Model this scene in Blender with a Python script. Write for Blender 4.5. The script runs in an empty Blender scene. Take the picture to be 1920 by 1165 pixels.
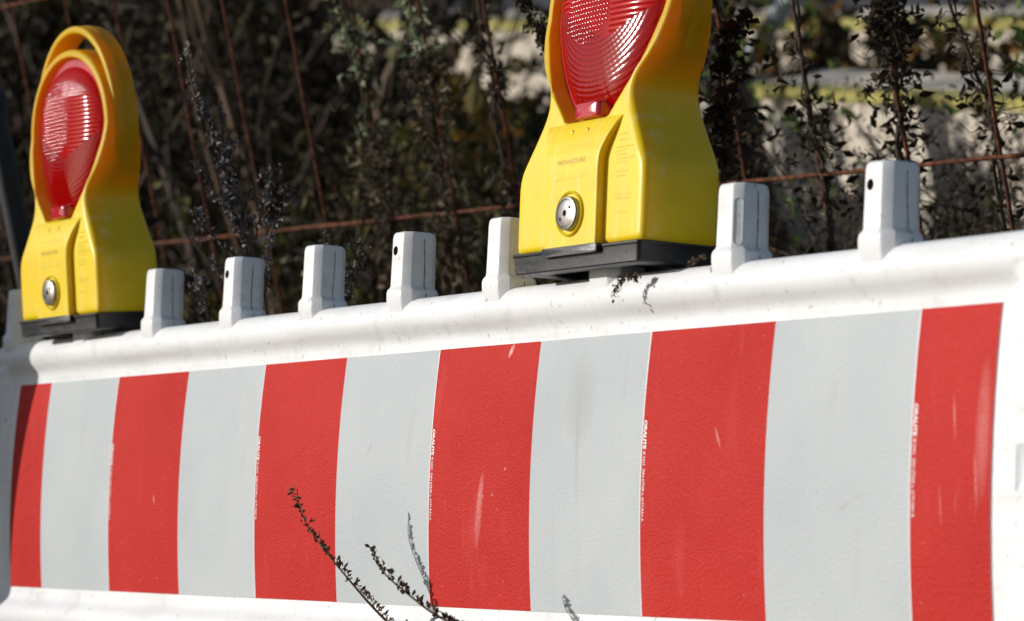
import bpy, bmesh, math, random
import numpy as np
from mathutils import Matrix, Vector
random.seed(7)
RNG = np.random.default_rng(7)
SC = bpy.context.scene
COL = SC.collection

# ------------------------------------------------------------------ camera, sky, sun, exposure
H0 = 0.85                                   # height of the barrier's centre above the ground
# board frame -> world (the barrier leans back on its stand; the mesh fence and the plants are upright)
RF = np.array([[0.9902717, -0.1323256, 0.0430337], [0.1390848, 0.9505652, -0.2776351], [-0.0041681, 0.2809196, 0.9597223]])
BM = Matrix([list(RF.T[0]) + [0], list(RF.T[1]) + [0], list(RF.T[2]) + [H0], [0, 0, 0, 1]])
RC = np.array([[0.6155, 0.76713, -0.18075], [-0.03581, -0.20188, -0.97876], [-0.78732, 0.6089, -0.09678]])   # rows: right, down, forward
CAM = np.array([2.87226, -2.02447, 0.48794 + H0])
FPX = 6500.0
cd = bpy.data.cameras.new('camera')
cam = bpy.data.objects.new('camera', cd); COL.objects.link(cam)
cd.sensor_width = 36; cd.lens = FPX / 1920 * 36; cd.clip_start = 0.1; cd.clip_end = 500
r_, d_, f_ = RC
cam.matrix_world = Matrix([[r_[i], -d_[i], -f_[i], CAM[i]] for i in range(3)] + [[0, 0, 0, 1]])
cd.dof.use_dof = True; cd.dof.focus_distance = 3.42; cd.dof.aperture_fstop = 8.2; cd.dof.aperture_blades = 7
SC.camera = cam

SUN_B = np.array([.56, .80, -.21]); SUN_B /= np.linalg.norm(SUN_B)     # travel direction in the board frame
SUN_W = RF.T @ SUN_B
wd = bpy.data.worlds.new('World'); SC.world = wd; wd.use_nodes = True
nt = wd.node_tree; bg = nt.nodes['Background']
sky = nt.nodes.new('ShaderNodeTexSky'); sky.sky_type = 'NISHITA'; sky.sun_disc = False
sky.sun_elevation = math.asin(-SUN_W[2]); sky.sun_rotation = math.atan2(-SUN_W[0], -SUN_W[1])
nt.links.new(sky.outputs[0], bg.inputs[0]); bg.inputs[1].default_value = 0.072
sl = bpy.data.lights.new('sun', 'SUN'); sl.energy = 3.6; sl.angle = math.radians(.5); sl.color = (1, .965, .93)
sun = bpy.data.objects.new('sun', sl); COL.objects.link(sun)
sun.rotation_euler = Vector(SUN_W).to_track_quat('-Z', 'Y').to_euler()
SC.view_settings.view_transform = 'Standard'; SC.view_settings.look = 'None'
SC.view_settings.exposure = 0.1; SC.view_settings.gamma = 1

# ------------------------------------------------------------------ helpers
def ray(px, py):
    v = np.array([(px - 960) / FPX, (py - 582.5) / FPX, 1.0])
    return RC.T @ v
def wpt(px, py, dep): return CAM + ray(px, py) * dep              # a real point at its own depth from the camera
CAMB = RF @ (CAM - np.array([0, 0, H0]))
def bpt(px, py, Y):                                              # board-frame point on the plane Y
    d = RF @ ray(px, py); t = (Y - CAMB[1]) / d[1]
    return CAMB + d * t

class MB:
    def __init__(s): s.v = []; s.f = []; s.m = []; s.n = 0
    def add(s, V, F, mi=0):
        V = np.asarray(V, float).reshape(-1, 3); s.v.append(V)
        for f in F: s.f.append([i + s.n for i in f]); s.m.append(mi)
        s.n += len(V)
    def grid(s, P, cu=False, cv=False, mi=0, flip=False):
        P = np.asarray(P, float); a, b = P.shape[:2]; F = []
        for i in range(a if cu else a - 1):
            for j in range(b if cv else b - 1):
                q = [i * b + j, i * b + (j + 1) % b, ((i + 1) % a) * b + (j + 1) % b, ((i + 1) % a) * b + j]
                F.append(q[::-1] if flip else q)
        s.add(P, F, mi)
    def tube(s, pts, rad, n=6, mi=0, caps=True):
        pts = np.asarray(pts, float); k = len(pts)
        rad = np.broadcast_to(np.asarray(rad, float), (k,))
        t = np.gradient(pts, axis=0); t /= np.linalg.norm(t, axis=1, keepdims=True) + 1e-12
        up = np.array([0, 0, 1.0]) if abs(t[0][2]) < .9 else np.array([1.0, 0, 0])
        P = []
        for i in range(k):
            a = np.cross(t[i], up); a /= np.linalg.norm(a) + 1e-12; b = np.cross(t[i], a); up = np.cross(a, t[i])
            ang = np.arange(n) * 2 * math.pi / n
            P.append(pts[i] + rad[i] * (np.cos(ang)[:, None] * a + np.sin(ang)[:, None] * b))
        P = np.array(P); base = s.n
        s.grid(P, cv=True, mi=mi)
        if caps:
            s.f.append([base + j for j in range(n)][::-1]); s.m.append(mi)
            s.f.append([base + (k - 1) * n + j for j in range(n)]); s.m.append(mi)
    def box(s, lo, hi, mi=0):
        x0, y0, z0 = lo; x1, y1, z1 = hi
        V = [(x0, y0, z0), (x1, y0, z0), (x1, y1, z0), (x0, y1, z0), (x0, y0, z1), (x1, y0, z1), (x1, y1, z1), (x0, y1, z1)]
        s.add(V, [(0, 3, 2, 1), (4, 5, 6, 7), (0, 1, 5, 4), (1, 2, 6, 5), (2, 3, 7, 6), (3, 0, 4, 7)], mi)
    def build(s, name, mats, parent=None, smooth=True, angle=None, bevel=None, norm=False):
        me = bpy.data.meshes.new(name)
        V = np.concatenate(s.v) if s.v else np.zeros((0, 3))
        me.from_pydata(V.tolist(), [], s.f)
        for m in (mats if isinstance(mats, (list, tuple)) else [mats]): me.materials.append(m)
        me.polygons.foreach_set('material_index', s.m)
        if norm:
            b = bmesh.new(); b.from_mesh(me); bmesh.ops.remove_doubles(b, verts=b.verts, dist=1e-6)
            bmesh.ops.recalc_face_normals(b, faces=b.faces); b.to_mesh(me); b.free()
        me.polygons.foreach_set('use_smooth', [smooth] * len(me.polygons))
        if smooth and angle is not None: me.set_sharp_from_angle(angle=math.radians(angle))
        me.update()
        o = bpy.data.objects.new(name, me); COL.objects.link(o)
        if parent: o.parent = parent
        if bevel:
            md = o.modifiers.new('bevel', 'BEVEL'); md.width = bevel; md.segments = 3; md.limit_method = 'ANGLE'; md.angle_limit = math.radians(40)
        return o

def tag(o, label=None, cat=None, group=None, kind=None):
    if label: o['label'] = label
    if cat: o['category'] = cat
    if group: o['group'] = group
    if kind: o['kind'] = kind
    return o
def empty(name, label=None, cat=None, group=None, M=None):
    o = bpy.data.objects.new(name, None); COL.objects.link(o); o.empty_display_size = .05
    if M is not None: o.matrix_world = M
    return tag(o, label, cat, group)
def sstep(a, b, x): t = np.clip((np.asarray(x, float) - a) / (b - a), 0, 1); return t * t * (3 - 2 * t)

# ------------------------------------------------------------------ materials
class N:
    """small node-graph helper"""
    def __init__(s, name):
        s.mat = bpy.data.materials.new(name); s.mat.use_nodes = True; s.t = s.mat.node_tree
        s.b = s.t.nodes['Principled BSDF']; s.out = s.t.nodes['Material Output']
        s._c = None
    def n(s, kind, **kw):
        o = s.t.nodes.new('ShaderNode' + kind)
        for k, v in kw.items(): setattr(o, k, v)
        return o
    def put(s, sock, v):
        if isinstance(v, bpy.types.NodeSocket): s.t.links.new(v, sock)
        elif v is not None: sock.default_value = v
    def co(s):
        if s._c is None: s._c = s.n('TexCoord').outputs['Object']
        return s._c
    def math(s, op, a, b=None, c=None, clamp=False):
        o = s.n('Math', operation=op, use_clamp=clamp)
        for i, v in enumerate((a, b, c)):
            if v is not None: s.put(o.inputs[i], v)
        return o.outputs[0]
    def scale(s, sx, sy, sz, vec=None):
        o = s.n('Mapping'); s.put(o.inputs['Vector'], vec or s.co()); o.inputs['Scale'].default_value = (sx, sy, sz); return o.outputs[0]
    def noise(s, scale, detail=4, rough=.55, vec=None, dist=0):
        o = s.n('TexNoise'); s.put(o.inputs['Vector'], vec or s.co()); o.inputs['Scale'].default_value = scale
        o.inputs['Detail'].default_value = detail; o.inputs['Roughness'].default_value = rough; o.inputs['Distortion'].default_value = dist
        return o.outputs[0]
    def voro(s, scale, feature='F1', vec=None, rnd=1):
        o = s.n('TexVoronoi', feature=feature); s.put(o.inputs['Vector'], vec or s.co()); o.inputs['Scale'].default_value = scale
        o.inputs['Randomness'].default_value = rnd; return o
    def ramp(s, fac, stops):
        o = s.n('ValToRGB'); s.put(o.inputs[0], fac); e = o.color_ramp.elements
        while len(e) < len(stops): e.new(.5)
        for i, (p, c) in enumerate(stops):
            e[i].position = p; e[i].color = (c, c, c, 1) if isinstance(c, (int, float)) else tuple(c) + (1,)
        return o.outputs[0]
    def mix(s, fac, a, b, blend='MIX'):
        o = s.n('Mix', data_type='RGBA', blend_type=blend); s.put(o.inputs[0], fac)
        s.put(o.inputs[6], a if not isinstance(a, tuple) or len(a) == 4 else a + (1,))
        s.put(o.inputs[7], b if not isinstance(b, tuple) or len(b) == 4 else b + (1,))
        return o.outputs[2]
    def bump(s, height, strength=.3, dist=.001, normal=None):
        o = s.n('Bump'); s.put(o.inputs['Height'], height); o.inputs['Strength'].default_value = strength; o.inputs['Distance'].default_value = dist
        if normal: s.put(o.inputs['Normal'], normal)
        return o.outputs[0]
    def set(s, **kw):
        names = dict(color='Base Color', rough='Roughness', metal='Metallic', spec='Specular IOR Level', normal='Normal', coat='Coat Weight',
                     coatr='Coat Roughness', trans='Transmission Weight', ior='IOR', sss='Subsurface Weight', sheen='Sheen Weight')
        for k, v in kw.items():
            if isinstance(v, tuple) and len(v) == 3: v = v + (1,)
            s.put(s.b.inputs[names[k]], v)
        return s.mat
    def thin(s, c, f):
        tr = s.n('BsdfTranslucent'); s.put(tr.inputs[0], c); mx = s.n('MixShader'); s.put(mx.inputs[0], f)
        s.t.links.new(s.b.outputs[0], mx.inputs[1]); s.t.links.new(tr.outputs[0], mx.inputs[2]); s.t.links.new(mx.outputs[0], s.out.inputs[0]); return s.mat
    def sepxyz(s):
        o = s.n('SeparateXYZ'); s.put(o.inputs[0], s.co()); return o.outputs
    def blob(s, cx, cz, ax, az, ang=0):
        """0..1 soft elliptical spot at (cx,cz) of the object's own x,z"""
        x, y, z = s.sepxyz(); u = s.math('SUBTRACT', x, cx); v = s.math('SUBTRACT', z, cz); c, sn = math.cos(ang), math.sin(ang)
        p = s.math('DIVIDE', s.math('ADD', s.math('MULTIPLY', u, c), s.math('MULTIPLY', v, sn)), ax)
        q = s.math('DIVIDE', s.math('SUBTRACT', s.math('MULTIPLY', v, c), s.math('MULTIPLY', u, sn)), az)
        r = s.math('ADD', s.math('MULTIPLY', p, p), s.math('MULTIPLY', q, q))
        return s.math('SUBTRACT', 1, r, clamp=True)

def mat_white():
    m = N('white_plastic')
    oi = m.n('ObjectInfo'); off = m.n('VectorMath', operation='MULTIPLY_ADD'); m.put(off.inputs[0], oi.outputs['Random']); off.inputs[1].default_value = (7, 3, 5); m.put(off.inputs[2], m.co()); m._c = off.outputs[0]
    n1 = m.noise(9, 6); sp = m.noise(150, 3)
    streak = m.noise(5, 6, vec=m.scale(1.2, 1, 9)); drip = m.noise(22, 5, vec=m.scale(2.6, 1, .22)); blot = m.noise(26, 6, .65)
    c = m.mix(m.math('MULTIPLY', m.ramp(streak, [(.46, 0.0), (.74, 1.0)]), .30), (.81, .81, .80), (.50, .49, .44))
    c = m.mix(m.math('MULTIPLY', m.ramp(drip, [(.54, 0.0), (.72, 1.0)]), .10), c, (.44, .42, .36))
    c = m.mix(m.math('MULTIPLY', m.ramp(blot, [(.57, 0.0), (.70, 1.0)]), .30), c, (.42, .41, .38))
    c = m.mix(m.math('MULTIPLY', m.ramp(sp, [(.655, 0.0), (.72, 1.0)]), m.math('MULTIPLY', n1, 1.1)), c, (.30, .28, .23))
    scr = m.noise(60, 3, vec=m.scale(.35, 1, 3.5)); c = m.mix(m.math('MULTIPLY', m.ramp(scr, [(.66, 0.0), (.72, 1.0)]), .25), c, (.5, .5, .48))
    nb = m.bump(m.noise(70, 4), .12, .0015)
    return m.set(color=c, rough=m.ramp(n1, [(.3, .32), (.7, .5)]), spec=.35, normal=nb)
def mat_film(red):
    m = N('red_reflective_film' if red else 'white_reflective_film')
    x, y, z = m.sepxyz()
    v = m.voro(260, vec=m.scale(1, .2, 1.5)); f = m.noise(420, 2)
    big = m.noise(5, 5); st = m.noise(9, 5, vec=m.scale(3.2, 1, .7)); st2 = m.noise(30, 3, vec=m.scale(4, 1, .5))
    if red:
        a, b = (.53, .037, .030), (.46, .026, .021); w = (.76, .20, .17)
    else:
        a, b = (.53, .555, .55), (.465, .495, .495); w = (.42, .42, .38)
    c = m.mix(m.ramp(big, [(.35, 0.0), (.7, 1.0)]), a, b)
    c = m.mix(m.math('MULTIPLY', m.ramp(f, [(.55, 0.0), (.75, 1.0)]), .16 if red else .12), c, w)
    c = m.mix(m.math('MULTIPLY', m.ramp(st, [(.6, 0.0), (.8, 1.0)]), .18 if red else .3), c, w)
    c = m.mix(m.math('MULTIPLY', m.ramp(st2, [(.7, 0.0), (.78, 1.0)]), .22), c, w)
    spk = m.ramp(m.noise(230, 2), [(.72, 0.0), (.76, 1.0)])
    c = m.mix(m.math('MULTIPLY', spk, m.ramp(m.noise(7, 3), [(.5, 0.0), (.7, .7)])), c, (.9, .85, .8) if red else (.2, .2, .18))
    if red:
        for (cx, cz, ax, az, an, k) in ((.203, -.035, .007, .038, -.12, .30), (.206, -.014, .005, .022, -.2, .22), (.245, .121, .0035, .009, -.6, .95), (.62, .03, .002, .012, .5, .45), 
                                        (.955, .04, .0012, .02, .12, .5), (.985, -.01, .0011, .026, .1, .55), (.94, -.03, .001, .018, .1, .4), (.992, .03, .01, .06, 0, .25), (-.565, -.02, .0022, .007, .3, .5)):
            s = m.blob(cx, cz, ax, az, an)
            s = m.math('MULTIPLY', m.math('MULTIPLY', s, k), m.ramp(m.noise(520, 2), [(.35, .45), (.6, 1.0)]))
            c = m.mix(s, c, (.86, .55, .5))
    else:
        for (cx, cz, ax, az, an, k) in ((.385, .07, .03, .05, 0, .4), (.385, .02, .005, .06, .05, .3), (-.03, .03, .002, .012, -.5, .5), (.81, -.03, .0016, .012, -1.0, .35), (.83, -.022, .012, .0012, .2, .35), (.58, -.11, .006, .0008, .1, .7), (-.79, .05, .002, .012, .5, .3)):
            s = m.math('MULTIPLY', m.blob(cx, cz, ax, az, an), k); c = m.mix(s, c, (.36, .36, .33))
    h = m.math('ADD', v.outputs['Distance'], m.math('MULTIPLY', f, .5))
    nb = m.bump(m.noise(38, 3), .09, .004, m.bump(h, .5 if red else .32, .0011))
    return m.set(color=c, rough=.5, spec=.04, normal=nb)
def mat_yellow():
    m = N('yellow_plastic')
    n1 = m.noise(28, 6); sc = m.noise(45, 4, vec=m.scale(3.5, 1, .6)); fine = m.noise(260, 3)
    c = m.mix(m.ramp(n1, [(.35, 0.0), (.7, 1.0)]), (.92, .665, .004), (.87, .59, .004))
    c = m.mix(m.math('MULTIPLY', m.ramp(sc, [(.56, 0.0), (.72, 1.0)]), .42), c, (.90, .80, .34))
    c = m.mix(m.math('MULTIPLY', m.ramp(m.noise(60, 4), [(.62, 0.0), (.74, 1.0)]), .14), c, (.35, .25, .03))
    nb = m.bump(fine, .10, .0008, m.bump(m.noise(16, 2), .08, .004))
    m.set(color=c, rough=m.ramp(n1, [(.3, .36), (.7, .5)]), spec=.4, normal=nb, sss=.3); m.b.inputs['Subsurface Radius'].default_value = (1, .3, .04); m.b.inputs['Subsurface Scale'].default_value = .02
    mr = m.n('MapRange', interpolation_type='SMOOTHSTEP'); m.put(mr.inputs[0], m.sepxyz()[2]); mr.inputs[1].default_value = .135; mr.inputs[2].default_value = .215; mr.inputs[3].default_value = .06; mr.inputs[4].default_value = .42
    return m.thin(m.mix(1.0, c, (1, .52, .2), 'MULTIPLY'), mr.outputs[0])
def mat_lens():
    m = N('red_lens')
    x, y, z = m.sepxyz()
    def cell(u, p): return m.math('SUBTRACT', m.math('FRACT', m.math('DIVIDE', u, p)), .5)
    # dome-shaped dots in the middle, ribs at the side, rings below
    p = .0047; u = cell(x, p); v = cell(z, p)
    dots = m.math('SUBTRACT', 1, m.math('MULTIPLY', 3.6, m.math('ADD', m.math('MULTIPLY', u, u), m.math('MULTIPLY', v, v))), clamp=True)
    q = cell(z, .0052); ribs = m.math('SUBTRACT', 1, m.math('MULTIPLY', 4, m.math('MULTIPLY', q, q)))
    zz = m.math('SUBTRACT', z, .262); rr = m.math('SQRT', m.math('ADD', m.math('MULTIPLY', x, x), m.math('MULTIPLY', zz, zz)))
    g = cell(rr, .0052); an = cell(m.math('ARCTAN2', x, zz), .075)
    rings = m.math('MULTIPLY', .28, m.math('ADD', m.math('SUBTRACT', 1, m.math('MULTIPLY', 4, m.math('MULTIPLY', g, g))), m.math('MULTIPLY', -.9, m.math('MULTIPLY', an, an))))
    vert = cell(x, .0035); vr = m.math('SUBTRACT', 1, m.math('MULTIPLY', 4, m.math('MULTIPLY', vert, vert)))
    mid = m.math('LESS_THAN', m.math('ABSOLUTE', m.math('ADD', x, .012)), .034)
    low = m.math('LESS_THAN', z, m.math('ADD', .212, m.math('MULTIPLY', .45, m.math('ABSOLUTE', m.math('SUBTRACT', x, .018)))))
    top = m.math('GREATER_THAN', z, .288)
    def sel(f, a, b): return m.math('ADD', m.math('MULTIPLY', f, a), m.math('MULTIPLY', m.math('SUBTRACT', 1, f), b))
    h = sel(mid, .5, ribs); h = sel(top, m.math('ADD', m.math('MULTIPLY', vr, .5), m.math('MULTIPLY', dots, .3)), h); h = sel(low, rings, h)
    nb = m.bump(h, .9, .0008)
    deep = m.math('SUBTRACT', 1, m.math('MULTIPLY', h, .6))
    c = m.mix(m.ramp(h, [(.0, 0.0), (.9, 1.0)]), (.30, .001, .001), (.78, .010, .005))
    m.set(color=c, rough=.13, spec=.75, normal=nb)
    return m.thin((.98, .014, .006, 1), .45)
def mat_simple(name, col, rough=.6, **kw):
    m = N(name); n = m.noise(kw.pop('ns', 40), 5)
    k = kw.pop('var', .3)
    c = m.mix(m.ramp(n, [(.3, 0.0), (.7, 1.0)]), tuple(v * (1 - k) for v in col), tuple(min(1, v * (1 + k)) for v in col))
    bs = kw.pop('bs', .2); bd = kw.pop('bd', .002)
    return m.set(color=c, rough=rough, normal=m.bump(m.noise(kw.pop('bn', 120), 4), bs, bd), **kw)
def mat_black():
    m = N('black_rubber')
    sc = m.noise(60, 5, vec=m.scale(2, 1, 2)); s2 = m.noise(45, 3, vec=m.scale(1, 1, 6))
    c = m.mix(m.math('MULTIPLY', m.ramp(sc, [(.55, 0.0), (.8, 1.0)]), .55), (.014, .015, .017), (.075, .075, .08))
    return m.set(color=c, rough=m.ramp(s2, [(.3, .34), (.7, .55)]), spec=.5, normal=m.bump(m.noise(200, 3), .2, .001))
def mat_leaf(name, cols, rough=.75, trans=0.0):
    m = N(name)
    g = m.n('NewGeometry'); rnd = g.outputs['Random Per Island']
    n = m.noise(60, 3)
    f = m.math('ADD', m.math('MULTIPLY', rnd, .8), m.math('MULTIPLY', n, .25))
    st = [(i / max(1, len(cols) - 1) * .9 + .03, c) for i, c in enumerate(cols)]
    c = m.ramp(f, st)
    mat = m.set(color=c, rough=rough, spec=.25, normal=m.bump(m.noise(140, 3), .3, .002))
    if trans:
        tr = m.n('BsdfTranslucent'); m.put(tr.inputs[0], c); mx = m.n('MixShader'); mx.inputs[0].default_value = trans
        m.t.links.new(m.b.outputs[0], mx.inputs[1]); m.t.links.new(tr.outputs[0], mx.inputs[2]); m.t.links.new(mx.outputs[0], m.out.inputs[0])
    return mat
def mat_rust():
    m = N('rusty_wire'); n = m.noise(90, 6)
    c = m.ramp(n, [(.3, (.03, .012, .008)), (.5, (.105, .036, .018)), (.68, (.22, .075, .034))])
    return m.set(color=c, rough=.85, spec=.2, normal=m.bump(m.noise(300, 4), .5, .001))

WHITE = mat_white(); FRED = mat_film(True); FWHITE = mat_film(False); YEL = mat_yellow(); LENS = mat_lens(); BLK = mat_black()
LENSP = mat_simple('red_lens_rim', (.5, .02, .035), .16, var=.15, coat=.5, coatr=.05, bs=.05)
STEEL = mat_simple('scratched_steel', (.27, .26, .24), .4, var=.2, metal=1.0, ns=90, bs=.15, bd=.0008)
DARKS = mat_simple('dark_steel', (.018, .02, .025), .5, var=.35, metal=.3)
BORE = mat_simple('brown_bore', (.16, .11, .06), .9)
HOLE = mat_simple('dark_hole', (.045, .032, .02), .9)
INK = mat_simple('white_ink', (.85, .8, .78), .5, var=.05, bs=.02)
FAINT = mat_simple('faint_ink', (.52, .36, .015), .5, var=.3, bs=.02)
SEAM = mat_simple('grimy_seam', (.16, .15, .13), .8, var=.5, ns=150)
RUST = mat_rust()

# ------------------------------------------------------------------ ground and background terrain
GD = np.array([-.791, .612, 0]); RD = np.array([.612, .791, 0])      # horizontal forward and right seen from the path
def gp(fwd, right, z): return np.array([CAM[0], CAM[1], 0]) + GD * fwd + RD * right + np.array([0, 0, z])
def mat_soil():
    m = N('soil'); n = m.noise(2.2, 8, .65); k = m.noise(30, 5)
    c = m.ramp(n, [(.3, (.030, .022, .015)), (.55, (.062, .047, .030)), (.75, (.10, .08, .05))])
    c = m.mix(m.math('MULTIPLY', m.ramp(k, [(.5, 0.0), (.7, 1.0)]), .5), c, (.035, .035, .016))
    return m.set(color=c, rough=.95, spec=.1, normal=m.bump(k, .8, .03))
SOIL = mat_soil()
g = MB(); q = np.linspace(-60, 60, 61)
X, Y = np.meshgrid(q, q, indexing='ij'); g.grid(np.stack([X, Y, 0.012 * np.sin(X * 1.7) * np.cos(Y * 1.3)], -1))
tag(g.build('ground', SOIL), kind='structure')
# an earth bank that closes the view behind the plants
g = MB(); P = []
for fw in np.linspace(10.2, 40, 40):
    row = []
    for rt in np.linspace(-22, 16, 90):
        z = 3.6 * sstep(10.2, 17, fw + .35 * math.sin(rt * .8)) + .22 * math.sin(rt * 1.9 + fw) * sstep(10.2, 12, fw) + .9 * sstep(18, 40, fw) - .05
        row.append(gp(fw, rt, z))
    P.append(row)
g.grid(np.array(P)); tag(g.build('earth_bank', SOIL), kind='structure')

# ------------------------------------------------------------------ barrier board
barrier = empty('barrier_board', 'white plastic barrier board with red and white striped film and pegs along its top', 'barrier', M=BM)
HB = 0.1282; BUL = 0.0066
def film_y(z): return -BUL * (1 - (np.clip(np.abs(z) / HB, 0, 1)) ** 2)
def half_profile():
    """front of the body from the middle (z=0) up to the top and over to the back: (y, z)"""
    pts = [(film_y(z), z) for z in np.linspace(0, HB, 11)]
    pts += [(-.0004, .131), (-.0004, .136), (-.0012, .1405), (-.0034, .1445), (-.0072, .149), (-.0102, .153), (-.0120, .158), (-.0126, .163), (-.0120, .168), (-.0102, .1735), (-.0070, .1785), (-.0015, .1818), (.006, .1832), (.018, .1832),
            (.027, .1812), (.032, .1765), (.034, .169), (.034, .15), (.034, .08), (.034, 0)]
    return np.array(pts)
hp = half_profile(); full = np.concatenate([hp, (hp * [1, -1])[::-1][1:-1]])
xs = np.concatenate([[-1.078, -1.0775, -1.075, -1.070], np.linspace(-1.06, -1.015, 8), np.linspace(-1.0, 1.0, 61), np.linspace(1.012, 1.075, 10), [1.09, 1.105, 1.112, 1.116, 1.118]])
P = []
for x in xs:
    loop = full.copy()
    e = sstep(1.022, 1.046, x) + sstep(-1.026, -1.05, -0 + x) if x > 0 else sstep(1.024, 1.05, -x)
    mid = np.abs(loop[:, 1]) < .152; fr = loop[:, 0] < .004
    k = mid & fr
    tgt = -.0122
    loop[k, 0] = loop[k, 0] * (1 - e) + np.minimum(loop[k, 0], tgt) * e
    end = max(0, (abs(x) - (1.066 if x < 0 else 1.10)) / .014)
    if end > 0:
        end = min(end, 1); sh = 1 - math.sqrt(max(0, 1 - end * end)); loop[:, 0] = loop[:, 0] + (0.011 - loop[:, 0]) * sh * .95; loop[:, 1] *= 1 - .06 * sh
    wob = .0006 * math.sin(x * 9) + .0004 * math.sin(x * 23 + 1)
    loop[:, 0] += wob * (loop[:, 0] < .02)
    P.append(np.stack([np.full(len(loop), x), loop[:, 0], loop[:, 1]], 1))
g = MB(); g.grid(np.array(P), cv=True)
n0 = len(full); g.f.append(list(range(n0))); g.m.append(0); g.f.append(list(range((len(xs) - 1) * n0, len(xs) * n0))); g.m.append(0)
g.build('body', WHITE, barrier, norm=True, angle=50)
# striped reflective film: one curved sheet, a hair-thin white border on the left of each red field
ED = [-1.0063, -.9024, -.6953, -.4973, -.2957, -.0987, .1006, .2997, .4973, .695, .8984, 1.0041]
g = MB()
zs = np.linspace(-HB + .0004, HB - .0004, 33)
def wobx(x): return .0006 * np.sin(x * 9) + .0004 * np.sin(x * 23 + 1)
def strip(x0, x1, mi, dy):
    n = max(2, int((x1 - x0) / .02) + 1); xx = np.linspace(x0, x1, n)
    g.grid([[(x, film_y(z) + wobx(x) - dy, z) for z in zs] for x in xx], mi=mi)
for i in range(len(ED) - 1):
    red = i % 2 == 0; a, b = ED[i], ED[i + 1]
    if red and i > 0: strip(a, a + .0013, 2, .0011); a += .0013
    strip(a, b, 0 if red else 1, .0011)
a, b = ED[0], ED[-1]
for x in (a, b): g.grid([[(x, film_y(z) + wobx(x) - dy, z) for z in zs] for dy in (.0011, -.0005)], mi=1)
for z in (zs[0], zs[-1]): g.grid([[(x, film_y(z) + wobx(x) - dy, z) for x in np.linspace(a, b, 90)] for dy in (.0011, -.0005)], mi=1)
film = g.build('reflective_film', [FRED, FWHITE, WHITE], barrier, smooth=True)

def text_mesh(body, size, bold=0.0, shear=0.0):
    cu = bpy.data.curves.new('printed_text', 'FONT'); cu.body = body; cu.size = size; cu.offset = bold; cu.shear = shear; cu.resolution_u = 3
    o = bpy.data.objects.new('printed_text', cu); COL.objects.link(o)
    dg = bpy.context.evaluated_depsgraph_get(); me = bpy.data.meshes.new_from_object(o.evaluated_get(dg))
    V = np.array([v.co[:] for v in me.vertices]); F = [list(p.vertices) for p in me.polygons]
    bpy.data.objects.remove(o); bpy.data.curves.remove(cu); bpy.data.meshes.remove(me)
    return V, F
T1 = text_mesh('ORALITE', .0068, .00028, .12); T2 = text_mesh('\u00ae 5431  DIN 67520 u. 6171.RA1.A', .0052, .00006)
def fit(V, L):
    V = V.copy(); V[:, 0] -= V[:, 0].min(); V[:, 0] *= L / V[:, 0].max(); return V
for k, i in enumerate((2, 4, 6, 8, 10)):
    x0 = ED[i] + .0036; ztop = .0475 + (0, .001, .0005, 0, .004)[k]
    m = MB()
    for (V, F), off, L in ((T1, 0, .0262), (T2, .0278, .0630)):
        V = fit(V, L)
        zz = ztop - off - V[:, 0]; xx = x0 + V[:, 1] * .95 + (.0006 if off else 0)
        m.add(np.stack([xx, film_y(zz) + wobx(xx) - .0015, zz], 1), F)
    o = m.build('printed_text', INK, film, smooth=False)
# raised rounded rectangle on the white end
m = MB(); ang = np.linspace(0, 2 * math.pi, 41)[:-1]
L = []
for r in (0, 1):
    for aa in ang: pass
def rrect(hx, hz, rad, n=6):
    pts = []
    for cx, cz, a0 in ((hx - rad, hz - rad, 0), (-hx + rad, hz - rad, 90), (-hx + rad, -hz + rad, 180), (hx - rad, -hz + rad, 270)):
        for i in range(n + 1):
            t = math.radians(a0 + 90 * i / n); pts.append((cx + rad * math.cos(t), cz + rad * math.sin(t)))
    return np.array(pts)
for_rect = []
for hx, hz, yy in ((.022, .021, -.0118), (.0215, .0205, -.0136), (.0205, .0195, -.0136), (.020, .019, -.0130), (.0001, .0001, -.0129)):
    c = rrect(hx, hz, min(.004, hx)); for_rect.append([(1.062 + x, yy, z - .003) for x, z in c])
m.grid(np.array(for_rect), cv=True); m.build('raised_plate', WHITE, barrier, angle=60)

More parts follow.
